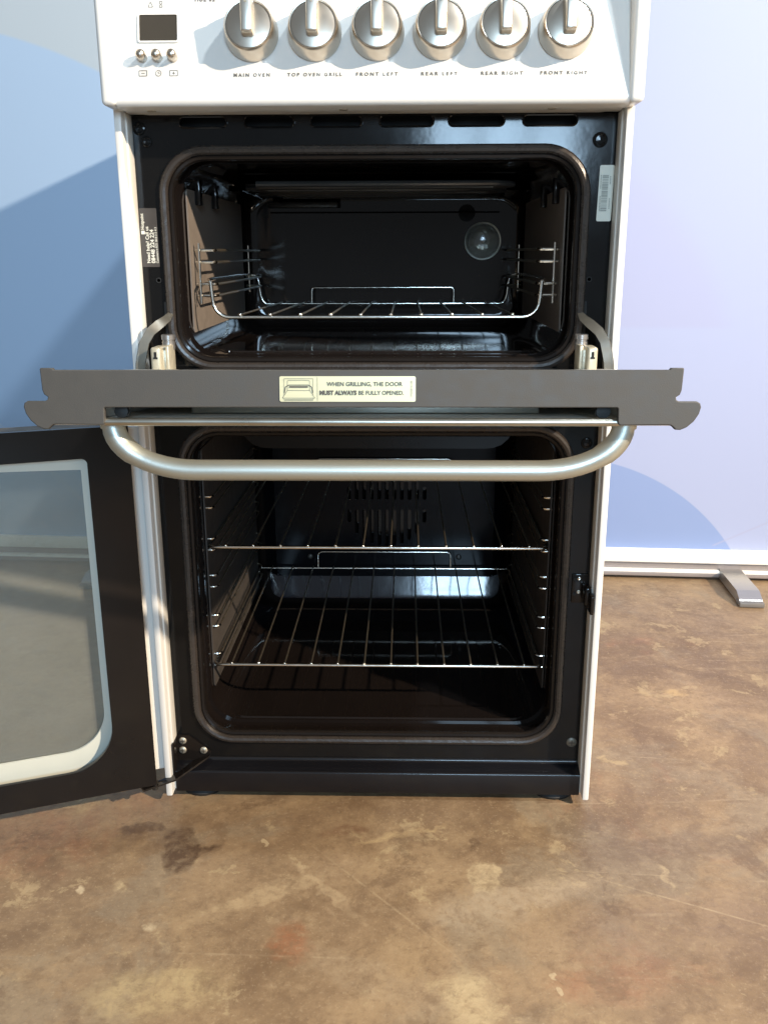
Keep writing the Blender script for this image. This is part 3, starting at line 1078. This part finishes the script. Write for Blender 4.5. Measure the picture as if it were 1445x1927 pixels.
mb = MB()
hp = [(-0.2405, 0.0735), (-0.2395, 0.0775), (-0.226, 0.0775), (-0.2000, 0.0560), (-0.2010, 0.0500), (-0.2405, 0.0330)]
vs, fs = mesh2d([hp[::-1]], 0.0022)
mb.add([(v.x, FY - 0.0013 + v.z, v.y) for v in vs], fs)
# folded shelf running forward and out to the door
shelf = [(-0.2010, FY - 0.001), (-0.2010, FY - 0.006), (-0.2360, -0.006), (-0.2680, -0.0260), (-0.2760, -0.0160), (-0.2540, -0.0040), (-0.2405, 0.010), (-0.2405, FY - 0.001)]
vs, fs = mesh2d([shelf[::-1]], 0.0024)
st = len(mb.v)
mb.add([(v.x, v.y, 0.0355 + v.z + max(0.0, (v.x + 0.2405)) * 0.40) for v in vs], fs)
# upright folded edge beside the white flange
mb.box(-0.2420, -0.2396, 0.008, FY, 0.036, 0.0760, 0.0006)
hb = mb.build('lower_hinge', 'black_enamel', ck, angle=25)
for (x, z) in ((-0.2331, 0.0705), (-0.2338, 0.0580), (-0.2085, 0.0578)):
    screw(x, FY - 0.0024, z, 0.0046, hb)
mb = MB().lathe([(0.0035, 0.0), (0.0035, 0.012)], (-0.258, -0.014, 0.031), (0, 0, 1), 14)
mb.build('pivot_pin', 'dark_metal', hb)

# --- upper door, dropped open and tilted a little upwards
TL = math.radians(6.5)
HO = Vector((0, 0.0, 0.4767))
DO = Vector((0, -math.cos(TL), math.sin(TL)))
DN = Vector((0, math.sin(TL), math.cos(TL)))


def DD(x, u, w):
    return Vector((x, 0, 0)) + HO + DO * u + DN * w


U = 0.2567
mb = MB()
mb.box(-0.243, 0.239, -0.012, U - 0.010, 0.0385, 0.0415, 0.001)
mb.map(lambda v: DD(v.x, v.y, v.z))
ud = mb.build('upper_door', 'white_enamel', ck)
mb = MB()
mb.box(-0.185, 0.185, 0.03, U - 0.05, 0.0417, 0.0425, 0.0003)
mb.map(lambda v: DD(v.x, v.y, v.z))
mb.build('inner_glass', 'hob_glass', ud)
# outer panel with a rounded aluminium leading edge
mb = MB()
mb.box(-0.2450, 0.2410, -0.010, U - 0.008, 0.0005, 0.0050, 0.001)
mb.map(lambda v: DD(v.x, v.y, v.z))
mb.build('outer_panel', 'white_inner', ud)
mb = MB()
mb.tube([DD(-0.2000, U - 0.006, 0.0033), DD(0.1965, U - 0.006, 0.0033)], 0.0033, 12)
mb.build('edge_trim', 'trim_metal', ud)
for sx, xo in ((-1, -0.002), (1, -0.002)):
    mb = MB()
    xa, xb = sorted((xo + sx * 0.206, xo + sx * 0.243))
    mb.box(xa, xb, -0.010, U - 0.012, 0.0052, 0.0384, 0.001)
    mb.map(lambda v: DD(v.x, v.y, v.z))
    mb.build('side_channel', 'white_inner', ud)
# back of the slot: inner stiffener seen through the notch
mb = MB()
mb.box(-0.150, 0.146, U - 0.085, U - 0.080, 0.0055, 0.0380, 0.001)
mb.map(lambda v: DD(v.x, v.y, v.z))
mb.build('stiffener', 'trim_metal', ud)
for x in (-0.190, 0.186):
    mb = MB().lathe([(0.0055, 0.0), (0.0055, 0.008), (0.002, 0.0085)], DD(x, U - 0.022, 0.0110), DO, 14)
    mb.build('channel_plug', 'rubber', ud)

# grey end cap, front outline
half_l = [(-0.0370, 0.0438), (-0.0375, 0.0452), (-0.0440, 0.0452)]
cx0 = -0.0023


def capside(s):
    # from top centre towards the side, down and back to the notch (s = -1 left, 1 right)
    pts = [(0.2340, 0.0432), (0.2352, 0.0446), (0.2438, 0.0446), (0.2446, 0.0438), (0.2436, 0.0280), (0.2424, 0.0245), (0.2395, 0.0225), (0.2400, 0.0205),
           (0.2420, 0.0195), (0.2555, 0.0195), (0.2580, 0.0180), (0.2588, 0.0150), (0.2575, 0.0100), (0.2540, 0.0045), (0.2490, 0.0000), (0.2440, -0.0022),
           (0.2405, -0.0020), (0.2385, 0.0000), (0.2365, 0.0014), (0.2330, 0.0016), (0.1985, 0.0012), (0.1972, 0.0020), (0.1966, 0.0040), (0.1964, 0.0140), (0.1955, 0.0147)]
    return [(cx0 + s * a, b) for a, b in pts]


L = capside(-1)
Rr = capside(1)
outline = L + Rr[::-1]
vs, fs = mesh2d([outline], 0.005, 0.0008)
mb = MB().add([DD(v.x, U - 0.0025 + v.z, v.y) for v in vs], fs)
mb.build('end_trim', 'grey_plastic', ud, angle=30)
# warning sticker
sxc, swc = -0.0113, 0.0287
vs, fs = mesh2d([rrect(-0.0518, 0.0518, -0.0096, 0.0096, 0.0013, 4)], 0.0004)
mb = MB().add([DD(sxc + v.x, U + 0.0003 + v.z, swc + v.y) for v in vs], fs)
mb.build('warning_sticker', 'foil_sticker', ud)


def dtext(txt, size, x, w, mat, bold=0.0, rot=False, xs=1.0, align='LEFT'):
    vs, fs = text2d(txt, size, 1.0, xs, align, bold)
    if rot:
        mb = MB().add([DD(sxc + x - v.y, U + 0.0009, swc + w + v.x) for v in vs], fs)
    else:
        mb = MB().add([DD(sxc + x + v.x, U + 0.0009, swc + w + v.y) for v in vs], fs)
    mb.build('lettering', mat, ud, smooth=False)


dtext('WHEN GRILLING, THE DOOR', 0.0044, 0.0130, 0.0036, 'print_dark', 0.00010, xs=0.98, align='CENTER')
dtext('MUST ALWAYS', 0.0044, -0.0213, -0.0030, 'print_dark', 0.00026, xs=0.95)
dtext('BE FULLY OPENED.', 0.0044, 0.0083, -0.0030, 'print_dark', 0.00010, xs=0.93)
dtext('195058163.00', 0.0022, 0.0487, 0.0, 'print_grey', 0.00004, rot=True, align='CENTER')
mb = MB()
ic = lambda a, b: DD(sxc - 0.0372 + a, U + 0.0009, swc + b)
strokes(mb, [[(-0.0110, -0.0050), (-0.0110, 0.0078), (0.0110, 0.0078), (0.0110, -0.0050)],
             [(-0.0085, -0.0010), (-0.0085, 0.0060), (-0.0075, 0.0066), (0.0075, 0.0066), (0.0085, 0.0060), (0.0085, -0.0010)],
             [(-0.0085, -0.0010), (-0.0115, -0.0055), (-0.0125, -0.0068), (0.0125, -0.0068), (0.0115, -0.0055), (0.0085, -0.0010), (-0.0085, -0.0010)],
             [(-0.0112, -0.0070), (-0.0108, -0.0086), (0.0108, -0.0086), (0.0112, -0.0070)],
             [(-0.0104, -0.0078), (0.0104, -0.0078)], [(0.0143, -0.0090), (0.0143, 0.0090)]], 0.00028, ic)
strokes(mb, [[(-0.0108, -0.0030), (-0.0100, 0.0015), (-0.0075, 0.0030), (0.0075, 0.0030), (0.0100, 0.0015), (0.0108, -0.0030)]], 0.0006, ic)
strokes(mb, [[(-0.0072, 0.0016), (0.0072, 0.0016)]], 0.0012, ic)
mb.build('oven_drawing', 'print_dark', ud, smooth=False)

# bow handle under the door
hx = 0.2050
pts = []
hw, depth = 0.2045, 0.0368
rc = 0.050
pts.append((cx0 - hw, 0.004))
pts.append((cx0 - hw + 0.0005, 0.0))
for i in range(0, 13):
    a = 0.5 * PI * i / 12
    pts.append((cx0 - hw + 0.002 + (rc + 0.016) * (1 - math.cos(a)), -0.001 - (depth - 0.001) * math.sin(a)))
right = [(2 * cx0 - x, w) for x, w in pts][::-1]
mid = [(cx0 + t_, -depth) for t_ in (-0.10, -0.05, 0.0, 0.05, 0.10)]
path = pts + mid + right
HU = U - 0.026
mb = MB().tube([DD(x + 0.0045, HU, w) for x, w in path], [0.0092 if abs(x - cx0) > 0.185 else 0.0084 for x, w in path], 16)
mb.build('handle', 'aluminium', ud, angle=60)

# hinge arms of the upper door
for sx in (-1, 1):
    mb = MB()
    path = [(0.2130, FY - 0.002, 0.5745), (0.2145, 0.012, 0.5690), (0.2200, 0.002, 0.5640), (0.2280, -0.004, 0.5570), (0.2335, -0.008, 0.5470), (0.2355, -0.011, 0.5360), (0.2375, -0.012, 0.5260), (0.2385, -0.012, 0.5150)]
    wd = [0.0024, 0.0042, 0.0048, 0.0048, 0.0046, 0.0043, 0.0042, 0.0042]
    vs, fs = [], []
    n = len(path)
    for i, (x, y, z) in enumerate(path):
        a = Vector(path[max(0, i - 1)])
        b = Vector(path[min(n - 1, i + 1)])
        d = (b - a)
        d.y = 0
        d.normalize()
        nn = Vector((-d.z, 0, d.x)) * wd[i]
        c = Vector((x, y, z))
        for q in (c - nn, c + nn, c + nn + Vector((0, 0.0022, 0)), c - nn + Vector((0, 0.0022, 0))):
            vs.append((sx * q.x, q.y, q.z))
    for i in range(n - 1):
        for j in range(4):
            fs.append((i * 4 + j, i * 4 + (j + 1) % 4, i * 4 + 4 + (j + 1) % 4, i * 4 + 4 + j))
    fs += [(0, 1, 2, 3), tuple((n - 1) * 4 + j for j in (3, 2, 1, 0))]
    mb.add(vs, fs)
    # bright folded outer flange
    fl = [(sx * (x + 0.0045), y + 0.001, z - 0.001) for x, y, z in path[3:]]
    mb.tube(fl, 0.0016, 6)
    arm = mb.build('hinge_arm', 'hinge_grey', ck, angle=40)
    mb = MB()
    xc = sx * 0.2190
    mb.box(xc - 0.0052, xc + 0.0052, -0.024, 0.002, 0.505, 0.5430, 0.0026, 3)
    xb = sx * 0.2110
    mb.box(min(xb, xb - sx * 0.004), max(xb, xb - sx * 0.004) + 0.0, -0.016, 0.010, 0.505, 0.5440, 0.0015)
    mb.box(min(xc, xb) - 0.001, max(xc, xb) + 0.001, -0.014, 0.006, 0.505, 0.5400, 0.0015)
    blk = mb.build('hinge_block', 'hinge_cream', ck)
    mb = MB().lathe([(0.0065, 0.0), (0.0068, 0.003), (0.0066, 0.008), (0.0060, 0.0085), (0.0060, 0.0100), (0.0070, 0.0105), (0.0070, 0.0150), (0.0060, 0.0155)], (sx * 0.2125, 0.006, 0.5380), (0, 0, 1), 16)
    mb.build('hinge_nut', 'foot_alu', blk)
    mb = MB().box(xc - 0.0012, xc + 0.0012, -0.0246, -0.0236, 0.5330, 0.5385)
    mb.box(xc - 0.0022, xc + 0.0022, -0.0245, -0.0236, 0.5315, 0.5332)
    mb.build('keyhole', 'dark_void', blk)
    # dark socket in the fascia behind the arm
    mb = MB().box(sx * 0.2165 - 0.0040, sx * 0.2165 + 0.0040, FY - 0.0008, FY + 0.0002, 0.548, 0.585)
    mb.build('hinge_socket', 'dark_void', ck)

# --- lower door, swung open to the left
A0 = Vector((-0.2590, -0.0235, 0))
SD = Vector((-0.9330, -0.3600, 0)).normalized()      # along the door, away from the hinge
ND = Vector((0.3600, -0.9330, 0)).normalized()       # inner face normal, towards the room


def LD(s, z, d=0.0):
    return A0 + SD * s + ND * d + Vector((0, 0, z))


zb, zt = 0.0405, 0.4632
win = rrect(0.0375, 0.4180, 0.0740, 0.4315, (0.050, 0.050, 0.006, 0.006), 10)
vs, fs = mesh2d([[(-0.0060, zb), (0.4720, zb), (0.4720, zt), (-0.0060, zt)], win[::-1]], 0.0060, 0.0006)
mb = MB().add([LD(v.x, v.y, -0.003 + v.z) for v in vs], fs)
ld = mb.build('lower_door', 'black_enamel', ck, angle=30)
# cream inner frame behind it with a slightly smaller, arched opening
win2 = rrect(0.0440, 0.4115, 0.0915, 0.4175, (0.045, 0.045, 0.004, 0.004), 10)
w2 = []
for (x, z) in win2:
    w2.append((x, z))
top = [(0.4115 - (0.4115 - 0.0440) * i / 16.0, 0.4165 + 0.006 * math.sin(PI * i / 16.0)) for i in range(1, 16)]
body = [p for p in w2 if p[1] < 0.408]
win2 = body[:len(body)] 
win2 = [p for p in win2] + [(0.4115, 0.4165)] + top + [(0.0440, 0.4165)]
vs, fs = mesh2d([[(0.0, zb + 0.006), (0.466, zb + 0.006), (0.466, zt - 0.004), (0.0, zt - 0.004)], win2[::-1]], 0.003)
mb = MB().add([LD(v.x, v.y, -0.0185 + v.z) for v in vs], fs)
mb.build('window_frame', 'band_cream', ld, angle=30)
# glass pane
mb = MB()
vs, fs = mesh2d([rrect(0.005, 0.461, zb + 0.012, zt - 0.010, 0.004, 2)], 0.0040)
mb.add([LD(v.x, v.y, -0.0235 + v.z) for v in vs], fs)
mb.build('glass_pane', 'door_glass', ld, angle=30)
# rim around the thickness of the door and white outer surround
vs, fs = mesh2d([[(-0.0190, zb + 0.004), (0.4800, zb + 0.004), (0.4800, zt - 0.0065), (-0.0190, zt - 0.0065)], rrect(0.012, 0.454, zb + 0.025, zt - 0.03, 0.01, 4)[::-1]], 0.008, 0.002)
mb = MB().add([LD(v.x, v.y, -0.0305 + v.z) for v in vs], fs)
mb.build('outer_surround', 'white_enamel', ld, angle=40)
mb = MB()
for (a, b, c, d) in ((-0.0058, 0.4718, zt - 0.0060, zt - 0.0006), (-0.0050, 0.4710, zb + 0.001, zb + 0.0045)):
    mb.box(a, b, -0.0345 if c > 0.3 else -0.027, -0.0062, c, d)
mb.box(-0.0050, -0.0015, -0.027, -0.0062, zb + 0.005, zt - 0.005)
mb.box(0.4675, 0.4710, -0.027, -0.0062, zb + 0.005, zt - 0.005)
mb.map(lambda v: LD(v.x, v.z, v.y))
mb.build('edge_channel', 'grey_plastic', ld, angle=30)

# ------------------------------------------------------------------ oven shelves (loose things)


def corner_path(x, y0, y1, z, r=0.006, n=5):
    """front bar with rounded corners running back along both sides"""
    p = [(-x, y1, z)]
    p += [(-x + r * (1 - math.cos(0.5 * PI * i / n)), y0 + r * (1 - math.sin(0.5 * PI * i / n)), z) for i in range(n + 1)]
    p += [(-0.1, y0, z), (0.0, y0, z), (0.1, y0, z)]
    p += [(x - r * (1 - math.cos(0.5 * PI * i / n)), y0 + r * (1 - math.sin(0.5 * PI * i / n)), z) for i in range(n, -1, -1)]
    p += [(x, y1, z)]
    return p


def flat_rack(z, label):
    t = thing('oven_shelf', label, 'oven shelf', (0, 0.07, z), None)
    mb = MB().tube(corner_path(0.1985, 0.070, 0.424, z), 0.0021, 10)
    mb.build('front_frame', 'chrome', t, angle=60)
    mb = MB().tube([(-0.1985, 0.424, z), (-0.1, 0.424, z), (0, 0.424, z), (0.1, 0.424, z), (0.1985, 0.424, z)], 0.0018, 8)
    mb.build('rear_bar', 'chrome', t, angle=60)
    base = None
    for i in range(12):
        x = -0.1775 + 0.355 * i / 11
        if base is None:
            mb = MB().tube([(x, 0.0690, z + 0.0026), (x, 0.15, z + 0.0026), (x, 0.25, z + 0.0026), (x, 0.35, z + 0.0026), (x, 0.4255, z + 0.0026)], 0.00112, 8)
            mb.cur = 1
            mb.sphere((x, 0.0690, z + 0.0026), 0.0019, 10)
            base = mb.build('cross_wire', ['aged_shaded_wire', 'chrome'], t, angle=60)
        else:
            o = base.copy()
            COL.objects.link(o)
            o.parent = t
            o.location = base.location + Vector((0.355 * i / 11, 0, 0))
    g = [(-0.105, 0.424, z), (-0.105, 0.426, z + 0.012), (-0.105, 0.426, z + 0.021), (-0.1035, 0.426, z + 0.025), (-0.099, 0.426, z + 0.0268), (0, 0.426, z + 0.0268), (0.099, 0.426, z + 0.0268), (0.1035, 0.426, z + 0.025), (0.105, 0.426, z + 0.021), (0.105, 0.426, z + 0.012), (0.105, 0.424, z)]
    mb = MB().tube(g, 0.0012, 8)
    mb.build('back_guard', 'chrome', t, angle=60)
    return t


flat_rack(0.3015, 'flat chrome wire shelf at mid height of the lower oven')
flat_rack(0.1508, 'flat chrome wire shelf on the lowest runners of the lower oven')

# grill rack with raised side rails
z = 0.5665
t = thing('grill_rack', 'chrome wire grill rack with raised sides in the upper oven', 'grill rack', (0, 0.07, z))


def dip(x, y, zt_, zb_, r, lean):
    p = [(-x, y, zt_)]
    p += [(-x + lean * 0.6, y, zt_ - (zt_ - zb_) * 0.35)]
    n = 6
    for i in range(n + 1):
        a = 0.5 * PI * i / n
        p.append((-x + lean + r * (1 - math.cos(a)), y, zb_ + r * (1 - math.sin(a))))
    p += [(-0.08, y, zb_), (0.0, y, zb_)]
    return p + [(-q[0], q[1], q[2]) for q in p[:-1]][::-1]


mb = MB().tube(dip(0.1790, 0.070, 0.604, z, 0.018, 0.0015), 0.0021, 10)
mb.build('front_bar', 'chrome', t, angle=60)
p = dip(0.1770, 0.420, 0.5635, z - 0.004, 0.002, 0.0)
rear = [(-0.1930, 0.417, 0.604), (-0.1870, 0.420, 0.6035), (-0.1830, 0.420, 0.600), (-0.1810, 0.420, 0.592), (-0.1795, 0.420, 0.575), (-0.1765, 0.420, 0.567), (-0.1720, 0.420, 0.5625), (-0.08, 0.420, 0.5625), (0.0, 0.420, 0.5625)]
rear = rear + [(-q[0], q[1], q[2]) for q in rear[:-1]][::-1]
mb = MB().tube(rear, 0.0018, 10)
mb.build('rear_bar', 'chrome', t, angle=60)
for sx in (-1, 1):
    mb = MB().tube([(sx * 0.1790, 0.070, 0.604), (sx * 0.1840, 0.085, 0.606), (sx * 0.1880, 0.12, 0.606), (sx * 0.1900, 0.30, 0.606), (sx * 0.1930, 0.417, 0.604)], 0.0018, 8)
    mb.build('side_rail', 'chrome', t, angle=60)
for i in range(10):
    x = -0.1480 + 0.2965 * i / 9
    mb = MB().tube([(x, 0.0685, z + 0.0026), (x, 0.20, z + 0.0010), (x, 0.32, z - 0.0005), (x, 0.4215, z - 0.0022)], 0.00115, 8)
    mb.cur = 1
    mb.sphere((x, 0.0685, z + 0.0027), 0.0022, 10)
    mb.build('cross_wire', ['aged_shaded_wire', 'chrome'], t, angle=60)
zz = 0.5625
g = [(-0.1045, 0.4205, zz), (-0.1045, 0.421, zz + 0.018), (-0.1035, 0.421, zz + 0.0215), (-0.0995, 0.421, zz + 0.0228), (0, 0.421, zz + 0.0228), (0.0980, 0.421, zz + 0.0228), (0.1015, 0.421, zz + 0.0215), (0.1025, 0.421, zz + 0.018), (0.1025, 0.4205, zz)]
mb = MB().tube(g, 0.0013, 8)
mb.build('back_guard', 'chrome', t, angle=60)
